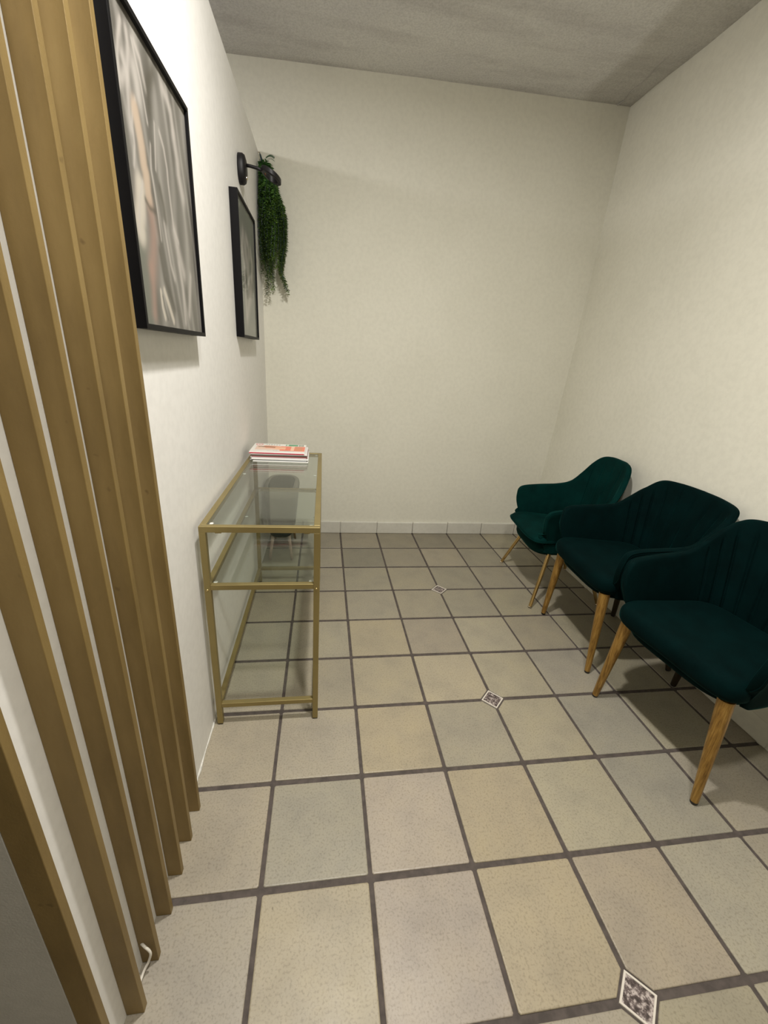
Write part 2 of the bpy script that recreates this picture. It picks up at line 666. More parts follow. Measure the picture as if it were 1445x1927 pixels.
# baseboards
m = MB()
xs = [PX] + [k*G for k in range(-3, 4)] + [1.07]
for a, b in zip(xs[:-1], xs[1:]):
    m.box((a+0.0015, BY-0.018, 0.0), (b-0.0015, BY+0.01, 0.103+0.002*math.sin(a*5)))
struct(m.build('baseboard_back', M['base'], bevel=0.006, seg=3))
m = MB()
y = BY-0.02
while y > -4.4:
    m.add([(1.0535, y-G+.003, 0), (1.085, y-G+.003, 0), (1.085, y-.001, 0), (1.0535, y-.001, 0),
           (1.0605, y-G+.003, 0.1), (1.10, y-G+.003, 0.104), (1.10, y-.001, 0.104), (1.0605, y-.001, 0.1)],
          [(0, 3, 2, 1), (4, 5, 6, 7), (0, 1, 5, 4), (1, 2, 6, 5), (2, 3, 7, 6), (3, 0, 4, 7)])
    y -= G
struct(m.build('baseboard_right', M['wall'], bevel=0.004))
m = MB()   # thin bead of caulk along the foot of the partition
pts = []
y = BY-0.02
rr = random.Random(5)
while y > -1.3:
    pts.append((PX+0.001+rr.uniform(-.001, .0015), y, 0.001))
    y -= 0.03
m.tube(pts, [0.0035+rr.uniform(-.001, .0015) for _ in pts], 8)
struct(m.build('trim_1', M['caulk'], smooth=True))

# ------------------------------------------------------------------ wooden slats
SLATS = [(-1.313, 'nearest the framed pictures'), (-1.401, 'second from the framed pictures'), (-1.488, 'third from the framed pictures'),
         (-1.577, 'fourth from the framed pictures'), (-1.665, 'fifth from the framed pictures, white cord curling at its foot'),
         (-1.751, 'sixth from the framed pictures, beside the wide bare gap'), (-1.852, 'closest to the camera, beyond the wide bare gap')]
for k, (y, s) in enumerate(SLATS):
    m = MB()
    m.box((PX, y, 0.0005 if k != 6 else 0.0005), (-1.1525, y+0.0155, 2.50))
    o = m.build('wall_slat', M['slat'], bevel=0.0012)
    tag(o, 'tall gold-brown vertical slat on the white wall, ' + s, 'slat', 'gold-brown slats on the left wall')


# ------------------------------------------------------------------ painted panels
def paint_panel(name, o3, du, dv, nu, nv, fn, mat, parent, depth=None):
    o3, du, dv = Vector(o3), Vector(du), Vector(dv)
    vs, fs, cs = [], [], []
    for a in range(nu+1):
        for b in range(nv+1):
            u, v = a/nu, b/nv
            p = o3+du*u+dv*v
            vs.append(p)
            cs.append(fn(u, v))
    for a in range(nu):
        for b in range(nv):
            i0 = a*(nv+1)+b
            fs.append((i0, i0+nv+1, i0+nv+2, i0+1))
    mb = MB()
    mb.add(vs, fs)
    o = mb.build(name, mat, parent)
    at = o.data.color_attributes.new('paint', 'FLOAT_COLOR', 'POINT')
    for k, c in enumerate(cs):
        at.data[k].color = c4(c)
    return o


def seg_dist(p, a, b):
    dx, dy = b[0]-a[0], b[1]-a[1]
    t = max(0, min(1, ((p[0]-a[0])*dx+(p[1]-a[1])*dy)/(dx*dx+dy*dy+1e-9)))
    return math.hypot(p[0]-a[0]-dx*t, p[1]-a[1]-dy*t)


BIG = [('w', 0.018, [(0.14, 0.943), (0.094, 0.879), (0.07, 0.831), (0.05, 0.74)]), ('w', 0.025, [(0.193, 0.94), (0.195, 0.898), (0.159, 0.821), (0.136, 0.767), (0.12, 0.681), (0.123, 0.647)]), ('w', 0.03, [(0.116, 0.842), (0.134, 0.811), (0.085, 0.769)]), ('w', 0.02, [(0.274, 0.943), (0.326, 0.917), (0.346, 0.872), (0.364, 0.845)]), ('w', 0.012, [(0.247, 0.94), (0.271, 0.894), (0.305, 0.844), (0.326, 0.778), (0.338, 0.734)]), ('w', 0.05, [(0.235, 0.852), (0.25, 0.823), (0.254, 0.789)]), ('w', 0.014, [(0.209, 0.758), (0.164, 0.713), (0.139, 0.664), (0.139, 0.604), (0.105, 0.532)]), ('d', 0.1, [(0.082, 0.302), (0.071, 0.226), (0.075, 0.135), (0.068, 0.038)]), ('s', 0.05, [(0.196, 0.717), (0.211, 0.676), (0.225, 0.63), (0.227, 0.566), (0.245, 0.541), (0.237, 0.495), (0.245, 0.462)]), ('g', 0.05, [(0.121, 0.466), (0.084, 0.402), (0.047, 0.338)]), ('c', 0.06, [(0.149, 0.473), (0.128, 0.412), (0.09, 0.347), (0.098, 0.328)]), ('w', 0.012, [(0.187, 0.503), (0.118, 0.424), (0.077, 0.327)]), ('p', 0.06, [(0.258, 0.411), (0.263, 0.366), (0.248, 0.316), (0.22, 0.264), (0.186, 0.211)]), ('p', 0.04, [(0.174, 0.209), (0.17, 0.144), (0.146, 0.042)]), ('k', 0.014, [(0.197, 0.451), (0.244, 0.432), (0.316, 0.436)]), ('w', 0.016, [(0.502, 0.756), (0.546, 0.716), (0.57, 0.648), (0.566, 0.595), (0.576, 0.513), (0.587, 0.428), (0.649, 0.385)]), ('w', 0.01, [(0.436, 0.765), (0.416, 0.69), (0.389, 0.598)]), ('w', 0.01, [(0.347, 0.668), (0.32, 0.579), (0.333, 0.535), (0.351, 0.431), (0.36, 0.345)]), ('w', 0.035, [(0.62, 0.944), (0.681, 0.93), (0.731, 0.90), (0.744, 0.839)]), ('w', 0.05, [(0.746, 0.808), (0.777, 0.738), (0.77, 0.682), (0.824, 0.606)]), ('w', 0.05, [(0.595, 0.412), (0.632, 0.345), (0.7, 0.259)]), ('w', 0.02, [(0.436, 0.416), (0.444, 0.367), (0.475, 0.267), (0.516, 0.217)]), ('c', 0.02, [(0.325, 0.146), (0.374, 0.092), (0.424, 0.031)]), ('c', 0.016, [(0.268, 0.137), (0.27, 0.078), (0.293, 0.036)]), ('k', 0.008, [(0.288, 0.121), (0.309, 0.073), (0.334, 0.031)]), ('w', 0.03, [(0.626, 0.288), (0.656, 0.194), (0.647, 0.037)]), ('w', 0.03, [(0.834, 0.263), (0.739, 0.076)]), ('k', 0.04, [(0.486, 0.939), (0.393, 0.866), (0.38, 0.785)]), ('k', 0.03, [(0.422, 0.542), (0.451, 0.485), (0.459, 0.437)]), ('k', 0.03, [(0.32, 0.296), (0.346, 0.197), (0.42, 0.133), (0.461, 0.083)])]
SMALL = [('w', 0.07, [(0.27, 0.776), (0.199, 0.701)]), ('w', 0.05, [(0.186, 0.666), (0.282, 0.554)]), ('w', 0.10, [(0.377, 0.686), (0.401, 0.619), (0.51, 0.574)]), ('w', 0.05, [(0.28, 0.483), (0.273, 0.3), (0.293, 0.176)]), ('w', 0.07, [(0.483, 0.496), (0.485, 0.427)]), ('w', 0.09, [(0.63, 0.378), (0.454, 0.264), (0.315, 0.164)]), ('k', 0.04, [(0.349, 0.473), (0.374, 0.403)]),
         ('w', 0.06, [(0.72, 0.50), (0.78, 0.62), (0.70, 0.72)]), ('w', 0.05, [(0.60, 0.66), (0.56, 0.74), (0.45, 0.78)])]
PAL = {'w': (0.43, 0.40, 0.37), 's': (0.43, 0.345, 0.27), 'g': (0.23, 0.21, 0.195), 'c': (0.47, 0.43, 0.37), 'p': (0.31, 0.215, 0.18), 'k': (0.09, 0.085, 0.075), 'd': (0.155, 0.16, 0.14)}


def stroke_art(strokes, basefn, solid='scd'):
    def fn(u, v):
        c = basefn(u, v)
        for k, wd, pts in strokes:
            d = min(seg_dist((u, v), a, b) for a, b in zip(pts[:-1], pts[1:]))
            if d > wd*2.2:
                continue
            wgt = math.exp(-(d/wd)**(4 if k in solid else 2)*1.4)*(0.95 if k in solid else 0.75)
            q = PAL[k]
            c = tuple(c[i]*(1-wgt)+q[i]*wgt for i in range(3))
        return tuple(max(0.01, (x-0.2)*1.45+0.2)*0.72 for x in c)
    return fn


def base_big(u, v):
    s = 0.5+0.5*math.sin(46*(u+0.16*v)+2.2*math.sin(7*v+9*u))
    s2 = 0.5+0.5*math.sin(19*(u+0.25*v)+3*math.sin(4*v))
    g = 0.12+0.09*s*s+0.05*s2
    return (g*1.05, g*1.0, g*0.92)


def base_small(u, v):
    g = 0.20+0.02*math.sin(5*v+3*u)
    return (g, g*1.03, g*0.92)


def framed_picture(y0, y1, z0, z1, fn, label, nu, nv):
    t = thing('framed_picture', label, 'picture', (PX, (y0+y1)/2, z0))
    W, H, D, mw = y1-y0, z1-z0, 0.0365, 0.011
    m = MB()
    a, b = -W/2, W/2
    # moulding: mitred channel section, deep and narrow
    outer = [(a, 0), (b, 0), (b, H), (a, H)]
    inner = [(a+mw, mw), (b-mw, mw), (b-mw, H-mw), (a+mw, H-mw)]
    vs = [(0.0005, p[0], p[1]) for p in outer] + [(D, p[0], p[1]) for p in outer] + [(D, p[0], p[1]) for p in inner] + [(0.006, p[0], p[1]) for p in inner]
    fs = []
    for r in range(3):
        for k in range(4):
            fs.append((r*4+k, r*4+(k+1) % 4, (r+1)*4+(k+1) % 4, (r+1)*4+k))
    fs.append((3, 2, 1, 0))
    fs.append((12, 13, 14, 15))
    m.add(vs, fs)
    m.build('frame', M['black_frame'], t, bevel=0.0008)
    paint_panel('art_print', (D-0.008, a+mw, mw), (0, W-2*mw, 0), (0, 0, H-2*mw), nu, nv, fn, M['art'], t)
    return t


framed_picture(-1.24, -0.768, 1.433, 2.008, stroke_art(BIG, base_big), 'large black-framed picture of grey draped cloth and an arm, next to the slats', 150, 190)
framed_picture(-0.068, 0.417, 1.455, 2.046, stroke_art(SMALL, base_small), 'black-framed pale flower picture under the picture light, near the hanging greenery', 70, 100)

# ------------------------------------------------------------------ picture light
t = thing('picture_light', 'small black wall lamp with a thin arm above the farther picture', 'lamp', (PX, 0.21, 2.20))
m = MB()
n = 36
vs, fs = [], []
for sc, x in ((0.97, 0.0), (1.0, 0.004), (1.0, 0.020), (0.9, 0.030), (0.6, 0.036)):
    for k in range(n):
        a = 2*PI*k/n
        vs.append((x, 0.045*sc*math.cos(a), 0.062*sc*math.copysign(abs(math.sin(a))**0.85, math.sin(a))))
for r in range(4):
    for k in range(n):
        fs.append((r*n+k, r*n+(k+1) % n, (r+1)*n+(k+1) % n, (r+1)*n+k))
fs.append(tuple(reversed(range(n))))
fs.append(tuple(range(4*n, 5*n)))
m.add(vs, fs)
m.build('mounting_plate', M['lamp_black'], t, smooth=True)
m = MB()
m.lathe([(0.001, 0.0), (0.008, 0.001), (0.010, 0.006), (0.006, 0.010), (0.001, 0.011)], 16)
k_ = m.build('switch', M['chrome'], t, smooth=True)
k_.location = (0.030, -0.005, -0.035)
k_.rotation_euler = (0, PI/2, 0)
m = MB()
m.tube([(0.028, 0, 0.018), (0.055, 0, 0.016), (0.085, 0, 0.012), (0.115, 0, 0.002)], 0.0072, 12)
m.build('arm', M['lamp_black'], t, smooth=True)
m = MB()   # oval ring head tilted down towards the picture
pts = []
for k in range(41):
    a = 2*PI*k/40
    pts.append((0.150+0.042*math.cos(a), 0.0+0.058*math.sin(a), -0.010-0.018*math.cos(a)))
vs, fs = [], []
n = len(pts)-1
for k in range(n):
    p = Vector(pts[k])
    c = Vector((0.150, 0, -0.010))
    o_ = (p-c).normalized()
    for dr, dz in ((0.0, 0.012), (0.004, 0.009), (0.004, -0.009), (0.0, -0.012), (-0.013, -0.012), (-0.013, 0.012)):
        vs.append(p+o_*dr+Vector((0, 0, dz)))
for k in range(n):
    for r in range(6):
        a0, a1 = k*6+r, k*6+(r+1) % 6
        b0, b1 = ((k+1) % n)*6+r, ((k+1) % n)*6+(r+1) % 6
        fs.append((a0, a1, b1, b0))
m.add(vs, fs)
hd = m.build('lamp_head', M['lamp_black'], t, smooth=False, bevel=0.001)
m = MB()
m.box((0.1165, -0.025, -0.006), (0.1225, 0.025, -0.001))
m.build('lens', M['lamp_lens'], hd)

# ------------------------------------------------------------------ hanging greenery
def greenery():
    t = thing('hanging_plant', 'bushy artificial green fern hanging in the corner above the glass table', 'plant', (-1.185, 0.86, 2.50))
    rnd = random.Random(11)
    vs, fs, cs = [], [], []
    sv = MB()

    def xlim(z):
        # right-hand outline of the bunch (local x from the wall)
        pts = [(-0.02, 0.055), (-0.10, 0.09), (-0.22, 0.125), (-0.30, 0.165), (-0.48, 0.165), (-0.62, 0.135), (-0.75, 0.16)]
        for (z1, a), (z2, b) in zip(pts[:-1], pts[1:]):
            if z <= z1 and z > z2:
                return a+(b-a)*(z1-z)/(z1-z2)
        return 0.05 if z > -0.02 else 0.17
    for s in range(80):
        # stem: starts in the knot, falls downwards
        kind = rnd.random()
        L = rnd.uniform(0.16, 0.62)
        tx = rnd.uniform(0.01, 0.155)
        if s < 5:
            tx, L = rnd.uniform(0.14, 0.165), rnd.uniform(0.64, 0.70)
        elif s < 9:
            tx, L = rnd.uniform(0.02, 0.07), rnd.uniform(0.60, 0.69)
        elif 0.075 < tx < 0.12:
            L = min(L, 0.53)
        ty = rnd.uniform(-0.11, 0.03)
        p = Vector((rnd.uniform(0.01, 0.05), rnd.uniform(-0.03, 0.02), rnd.uniform(-0.10, -0.035)))
        ph = rnd.uniform(0, 6)
        n = int(L/0.0115)
        path = [p.copy()]
        for k in range(n):
            f = (k+1)/n
            q = Vector((p.x+(tx-p.x)*min(1, f*2.2)**0.8+0.006*math.sin(ph+f*9), p.y+(ty-p.y)*min(1, f*2)**0.8+0.006*math.cos(ph+f*8), p.z-L*f))
            q.x = max(0.007, min(q.x, xlim(q.z)-0.012))
            q.y = min(q.y, 0.045)
            path.append(q)
        if s < 5:
            for k in range(len(path)):
                f = k/len(path)
                if f > 0.82:
                    path[k].x += (f-0.82)*0.12
        sv.tube(path[::3], 0.0011, 4, cap=False)
        tone = rnd.uniform(0.4, 1.5)
        for k in range(1, len(path)):
            f = k/len(path)
            d = (path[k]-path[k-1]).normalized()
            for side in range(5):
                ang = rnd.uniform(0, 2*PI)
                out = Vector((math.cos(ang), math.sin(ang), 0))
                ll = rnd.uniform(0.020, 0.038)*(1-0.4*f)
                wv = d.cross(out).normalized()*rnd.uniform(0.0036, 0.0056)
                dr = (out*0.85+Vector((0, 0, rnd.uniform(-0.35, 0.40)))).normalized()
                a = path[k]
                tip = a+dr*ll+Vector((0, 0, -0.004))
                if tip.x < 0.003:
                    tip.x = 0.003
                if tip.y > 0.055:
                    tip.y = 0.055
                mid = a+(tip-a)*0.5+Vector((0, 0, 0.002))
                b0 = len(vs)
                vs.extend([a, mid+wv, tip, mid-wv])
                fs.append((b0, b0+1, b0+2, b0+3))
                g = tone*rnd.uniform(0.8, 1.2)*(0.75+0.6*f)
                col = (0.05*g*(1+0.9*f), 0.155*g, 0.032*g)
                cs.extend([col]*4)
    # one sprig sticking out at the top right
    for k in range(16):
        f = k/16
        a = Vector((0.045+0.05*f, -0.02, -0.035+0.012*math.sin(f*3)))
        for sgn in (-1, 1):
            tip = a+Vector((0.010, 0.004*sgn, 0.016*sgn+0.002))
            wv = Vector((0.0016, 0, -0.001))
            b0 = len(vs)
            vs.extend([a, (a+tip)/2+wv, tip, (a+tip)/2-wv])
            fs.append((b0, b0+1, b0+2, b0+3))
            cs.extend([(0.02, 0.065, 0.02)]*4)
    mb = MB()
    mb.add(vs, fs)
    o = mb.build('foliage', M['leaf'], t)
    at = o.data.color_attributes.new('paint', 'FLOAT_COLOR', 'POINT')
    for k, c in enumerate(cs):
        at.data[k].color = c4(c)
    sv.build('stems', M['strap'], t)
    mb = MB()
    mb.tube([(0.006, 0.035, 0.012), (0.012, 0.02, -0.004), (0.020, 0.005, -0.03), (0.026, 0.0, -0.06)], [0.002, 0.005, 0.006, 0.007], 8)
    mb.build('strap', M['strap'], t, smooth=True)
    mb = MB()
    mb.tube([(-0.006, 0.04, 0.014), (0.010, 0.036, 0.014)], 0.0022, 8)
    mb.build('nail', M['chrome'], t)


greenery()

# ------------------------------------------------------------------ console table
def console_table():
    x0, x1, y0, y1 = -1.172, -0.780, -0.980, 0.135
    cx, cy = (x0+x1)/2, (y0+y1)/2
    t = thing('console_table', 'narrow gold metal console table with clear glass top and shelf against the white wall', 'table', (cx, cy, 0))
    X0, X1, Y0, Y1 = x0-cx, x1-cx, y0-cy, y1-cy
    s, TOP = 0.021, 0.857
    legs = []
    for (a, b) in ((X0, Y0), (X1-s, Y0), (X0, Y1-s), (X1-s, Y1-s)):
        m = MB()
        m.box((a, b, 0.006), (a+s, b+s, TOP-s))
        lg = m.build('leg', M['table_gold'], t, bevel=0.0012)
        m = MB()
        m.box((a+0.0015, b+0.0015, 0.0), (a+s-0.0015, b+s-0.0015, 0.0062))
        m.build('foot_pad', M['black_cap'], lg, bevel=0.001)
        m = MB()
        m.lathe([(0.0005, 0.0), (0.0045, 0.0), (0.0045, 0.0012), (0.0025, 0.0025), (0.0005, 0.0025)], 12)
        bo = m.build('bolt', M['screw'], lg, smooth=True)
        sg = -1 if b == Y0 else 1
        bo.location = (a+s/2, b if sg < 0 else b+s, 0.618)
        bo.rotation_euler = (PI/2 if sg < 0 else -PI/2, 0, 0)
    m = MB()   # top frame
    m.box((X0, Y0, TOP-s), (X1, Y0+s, TOP))
    m.box((X0, Y1-s, TOP-s), (X1, Y1, TOP))
    m.box((X0, Y0+s, TOP-s), (X0+s, Y1-s, TOP))
    m.box((X1-s, Y0+s, TOP-s), (X1, Y1-s, TOP))
    m.build('top_frame', M['table_gold'], t, bevel=0.0012)

    def rails(z, name):
        m = MB()
        h = 0.0195
        m.box((X0+s, Y0+0.001, z-h), (X1-s, Y0+s-0.001, z))
        m.box((X0+s, Y1-s+0.001, z-h), (X1-s, Y1-0.001, z))
        m.box((X0+0.001, Y0+s, z-h), (X0+s-0.001, Y1-s, z))
        m.box((X1-s+0.001, Y0+s, z-h), (X1-0.001, Y1-s, z))
        m.build(name, M['table_gold'], t, bevel=0.001)
    rails(0.637, 'shelf_frame')
    rails(0.106, 'lower_frame')
    m = MB()
    m.box((X0+s+0.0008, Y0+s+0.0008, TOP-0.0062), (X1-s-0.0008, Y1-s-0.0008, TOP-0.0012))
    m.build('glass_top', M['glass'], t)
    m = MB()
    m.box((X0+s+0.001, Y0+s+0.001, 0.632), (X1-s-0.001, Y1-s-0.001, 0.637))
    m.build('glass_shelf', M['glass'], t)
    for zz in (TOP-0.0075, 0.6315):
        for a in (X0+s+0.010, X1-s-0.010):
            for b in (Y0+s+0.012, 0.1, Y1-s-0.012):
                m = MB()
                m.lathe([(0.0005, -0.003), (0.007, -0.003), (0.0075, -0.0005), (0.0065, 0.0), (0.0005, 0.0)], 14, (a, b, zz+0.001))
                m.build('glass_pad', M['clear_pad'], t, smooth=True)
    # small white chip of a sticker left on the glass corner
    m = MB()
    m.lathe([(0.0005, 0.0), (0.0065, 0.0), (0.006, 0.0012), (0.0005, 0.0015)], 12, (X0+s+0.014, Y0+s+0.010, TOP-0.0012))
    m.build('sticker', M['white_plastic'], t)
    for a in (X0+0.05, X1-0.055):
        m = MB()
        m.box((a, Y0+0.004, TOP-s-0.004), (a+0.02, Y0+0.015, TOP-s+0.0005))
        m.build('bracket', M['table_gold'], t)


console_table()

# ------------------------------------------------------------------ magazines
def cover_top(u, v):
    # u along the long side (x), v from the spine edge to the far edge
    c = (0.72, 0.69, 0.64)
    if 0.07 < u < 0.97 and 0.24 < v < 0.72:
        c = (0.70, 0.50, 0.40)
    if 0.52 < u < 0.99 and 0.16 < v < 0.74:
        c = (0.74, 0.17, 0.10)
    if 0.10 < u < 0.62:
        e = abs(v-(0.50+0.10*math.sin(u*5.5)))
        if e < 0.05:
            c = (0.16, 0.09, 0.05)
        elif e < 0.16 and u > 0.2:
            c = (0.76, 0.28, 0.16)
    if 0.42 < u < 0.62 and 0.34 < v < 0.60:
        c = (0.80, 0.42, 0.26)
    d = math.hypot((u-0.17)*1.3, v-0.45)
    if d < 0.10:
        c = (0.78, 0.55, 0.42)
    if abs(u-0.755) < 0.03 and 0.22 < v < 0.74:
        c = (0.82, 0.50, 0.34)
    if 0.80 < u < 0.94 and 0.25 < v < 0.65 and int(v*26) % 2 == 0:
        c = (0.45, 0.26, 0.12)
    if v > 0.75:
        c = (0.74, 0.73, 0.68)
        if 0.02 < u < 0.17 and (math.hypot(u-0.10, (v-0.87)*0.6) % 0.05) < 0.018:
            c = (0.62, 0.03, 0.05)
        if 0.23 < u < 0.50 and 0.80 < v < 0.92 and int(u*60) % 3 != 0:
            c = (0.38, 0.38, 0.36)
        if 0.60 < u < 0.84 and 0.78 < v < 0.97:
            c = (0.02, 0.27, 0.11)
            if 0.62 < u < 0.66:
                c = (0.55, 0.70, 0.55)
        if 0.86 < u < 0.95 and 0.78 < v < 0.97 and int(u*95) % 3 != 0:
            c = (0.12, 0.16, 0.10)
    elif v < 0.2 and 0.3 < u < 0.8 and v > 0.10 and int(u*70) % 2:
        c = (0.45, 0.42, 0.40)
    return c


def magazine(z, th, x0, y0, wx, wy, rot, spine, cover, label, fn=None):
    t = thing('magazine', label, 'magazine', (x0+wx/2, y0+wy/2, z), rot, 'magazines stacked on the glass table')
    m = MB()
    # pages block, slightly sagging outline
    m.box((-wx/2+0.001, -wy/2+0.0015, 0.0006), (wx/2-0.002, wy/2-0.001, th-0.0006))
    m.build('pages', M['pages'], t, bevel=0.0006)
    mat = simple('magazine_spine', spine, 0.35)
    m = MB()   # wrap: back cover, rounded spine, front cover
    prof = [(wy/2, 0.0), (-wy/2+0.001, 0.0), (-wy/2-0.0004, th*0.25), (-wy/2-0.0006, th*0.5), (-wy/2-0.0004, th*0.75), (-wy/2+0.001, th), (wy/2, th)]
    ip = [(wy/2, 0.0005), (-wy/2+0.001, 0.0005), (-wy/2+0.0004, th*0.5), (-wy/2+0.001, th-0.0005), (wy/2, th-0.0005)]
    loop = prof+ip[::-1]
    n = len(loop)
    vs = [(-wx/2, p[0], p[1]) for p in loop]+[(wx/2, p[0], p[1]) for p in loop]
    fs = [(k, (k+1) % n, n+(k+1) % n, n+k) for k in range(n)]
    m.add(vs, fs)
    m.build('cover', mat if fn else simple('magazine_cover', cover, 0.35), t)
    if fn:
        paint_panel('cover_print', (-wx/2, -wy/2+0.002, th+0.0003), (wx, 0, 0), (0, wy-0.002, 0), 110, 70, fn, M['cover'], t)
        # red spine strip with pale lettering blocks
        m = MB()
        m.box((-wx/2, -wy/2-0.0012, th*0.12), (wx/2-0.004, -wy/2-0.0002, th*0.62))
        m.build('spine_strip', simple('red_spine', (0.50, 0.03, 0.06), 0.4), t)
    return t


GT = 0.857-0.0012
z = GT+0.0003
SPEC = [(0.0045, -1.136, -0.110, 0.284, 0.205, 0.010, (0.78, 0.77, 0.73), 0, 'bottom magazine of the stack on the glass table, thin and white'),
        (0.0050, -1.150, -0.103, 0.290, 0.207, -0.010, (0.34, 0.35, 0.36), 0, 'grey-edged magazine, second from the bottom of the stack'),
        (0.0060, -1.143, -0.106, 0.290, 0.205, 0.006, (0.80, 0.78, 0.75), 0, 'bright white magazine, third from the bottom of the stack'),
        (0.0040, -1.148, -0.099, 0.288, 0.203, -0.006, (0.62, 0.56, 0.55), 0, 'thin pinkish white magazine, fourth from the bottom of the stack'),
        (0.0028, -1.141, -0.097, 0.285, 0.203, 0.003, (0.33, 0.07, 0.07), 0, 'very thin dark red magazine in the middle of the stack'),
        (0.0085, -1.148, -0.095, 0.291, 0.206, 0.012, (0.20, 0.175, 0.15), 0, 'thick magazine with brownish grey spine, third from the top of the stack'),
        (0.0032, -1.146, -0.100, 0.288, 0.205, 0.004, (0.76, 0.72, 0.70), 0, 'thin white magazine right under the top one of the stack'),
        ]
for th, x0, y0, wx, wy, rot, sp, cv, lb in SPEC:
    magazine(z, th, x0, y0, wx, wy, rot, sp, sp, lb)
    z += th+0.0009
magazine(z, 0.0105, -1.153, -0.100, 0.284, 0.205, -0.006, (0.72, 0.70, 0.66), (0.7, 0.2, 0.14), 'top magazine of the stack, orange-red and white cover with green strip', cover_top)


# ------------------------------------------------------------------ upholstery helpers
def catmull(P, n):
    out = []
    P = [Vector(p) for p in P]
    for i in range(len(P)-1):
        p0 = P[i-1] if i > 0 else P[i]*2-P[i+1]
        p1, p2 = P[i], P[i+1]
        p3 = P[i+2] if i+2 < len(P) else P[i+1]*2-P[i]
        for k in range(n):
            t_ = k/n
            out.append(0.5*((2*p1)+(-p0+p2)*t_+(2*p0-5*p1+4*p2-p3)*t_*t_+(-p0+3*p1-3*p2+p3)*t_**3))
    out.append(P[-1])
    return out


RIM = [(-.238, .240, .505), (-.250, .250, .565), (-.250, .258, .620), (-.236, .262, .668), (-.196, .266, .690), (-.10, .267, .700), (-.01, .266, .706), (.055, .263, .718), (.120, .256, .768), (.185, .246, .828), (.232, .216, .876), (.254, .120, .889), (.259, 0, .892)]
BASE = [(-.205, .230, .425), (-.190, .231, .424), (-.170, .231, .423), (-.145, .231, .422), (-.11, .231, .422), (-.05, .228, .422), (.01, .224, .422), (.06, .214, .422), (.105, .196, .422), (.145, .165, .422), (.170, .118, .422), (.184, .060, .422), (.187, 0, .422)]
# the piped chair: lower arms, rounder and narrower back
RIM1 = [(-.200, .225, .425), (-.228, .236, .480), (-.238, .244, .545), (-.230, .248, .600), (-.192, .251, .627), (-.09, .253, .642), (.04, .252, .655), (.115, .246, .680), (.170, .226, .752), (.212, .192, .832), (.240, .145, .882), (.256, .075, .900), (.259, 0, .902)]
BASE1 = [(-.192, .216, .345), (-.168, .218, .342), (-.145, .219, .340), (-.120, .219, .340), (-.09, .219, .340), (-.03, .217, .340), (.03, .212, .340), (.08, .202, .340), (.122, .182, .340), (.152, .150, .340), (.172, .105, .340), (.184, .056, .340), (.187, 0, .340)]


def shell(parent, mat, rim, base, th=0.046, channels=(), per=22, pipe_mat=None, gdepth=0.011, sx=1.0, sy=1.0):
    r1, b1 = catmull(rim, per), catmull(base, per)
    r1 = r1+[Vector((p.x, -p.y, p.z)) for p in r1[-2::-1]]
    b1 = b1+[Vector((p.x, -p.y, p.z)) for p in b1[-2::-1]]
    for L in (r1, b1):
        for p in L:
            p.x *= sx
            p.y *= sy
    S, W = len(r1), 22
    inner = [[None]*(W+1) for _ in range(S)]
    for s in range(S):
        for k in range(W+1):
            q = k/W
            p = b1[s].lerp(r1[s], q)
            # gentle inward belly of padded surface
            c = Vector((0, 0, p.z))
            p = p+(c-p).normalized()*0.012*math.sin(PI*q)
            inner[s][k] = p

    def nrm(s, k):
        a = inner[min(s+1, S-1)][k]-inner[max(s-1, 0)][k]
        b = inner[s][min(k+1, W)]-inner[s][max(k-1, 0)]
        n = a.cross(b)
        if n.length < 1e-9:
            return Vector((1, 0, 0))
        n.normalize()
        # make it point outwards (away from the seat)
        c = inner[s][k]-Vector((-0.02, 0, inner[s][k].z))
        if n.dot(c) < 0:
            n = -n
        return n
    vs, R = [], []
    arc = 7
    pipe = []
    for s in range(S):
        e = min(s, S-1-s)/22.0
        tt = th*math.sqrt(max(0.02, 1-(1-min(1, e))**2))
        ring = []
        g = 0.0
        for ch in channels:
            d = (s-(S-1)/2)/((S-1)/2)-ch
            g = max(g, math.exp(-(d/0.006)**2))
        for k in range(W+1):
            q = k/W
            fade = min(1, max(0, (0.93-q)/0.06))*min(1, q/0.1)
            ring.append(inner[s][k]+nrm(s, k)*g*gdepth*fade)
        n = nrm(s, W)
        upv = (inner[s][W]-inner[s][W-2]).normalized()
        c = inner[s][W]+n*tt/2
        for k in range(1, arc):
            a = PI*k/arc
            ring.append(c-n*math.cos(a)*tt/2+upv*math.sin(a)*tt*0.42)
        pipe.append(c+n*tt*0.36+upv*tt*0.34)
        for k in range(W, -1, -1):
            q = k/W
            ring.append(inner[s][k]+nrm(s, k)*tt*(0.55+0.45*q))
        R.append(ring)
    n = len(R[0])
    vs = [p for r in R for p in r]
    fs = []
    for s in range(S-1):
        for k in range(n-1):
            fs.append((s*n+k, s*n+k+1, (s+1)*n+k+1, (s+1)*n+k))
        fs.append((s*n+n-1, s*n, (s+1)*n, (s+1)*n+n-1))
    fs.append(tuple(range(n)))
    fs.append(tuple(reversed(range((S-1)*n, S*n))))
    m = MB()
    m.add(vs, fs)
    o = m.build('backrest', mat, parent, smooth=True)
    mp = MB()
    mp.tube(pipe[2:-2], 0.0024, 8)
    mp.build('piping', pipe_mat or mat, o, smooth=True)
    return o


def plan(th_, xf, xb, wf, wb, e=4.0):
    """superellipse plan, front at xf (negative), back xb, half widths wf (front) wb (back)"""
    c, s = math.cos(th_), math.sin(th_)
    x = math.copysign(abs(c)**(2/e), c)
    y = math.copysign(abs(s)**(2/e), s)
    X = (xf+xb)/2+x*(xb-xf)/2
    f = (X-xf)/(xb-xf)
    return X, y*(wf+(wb-wf)*f)


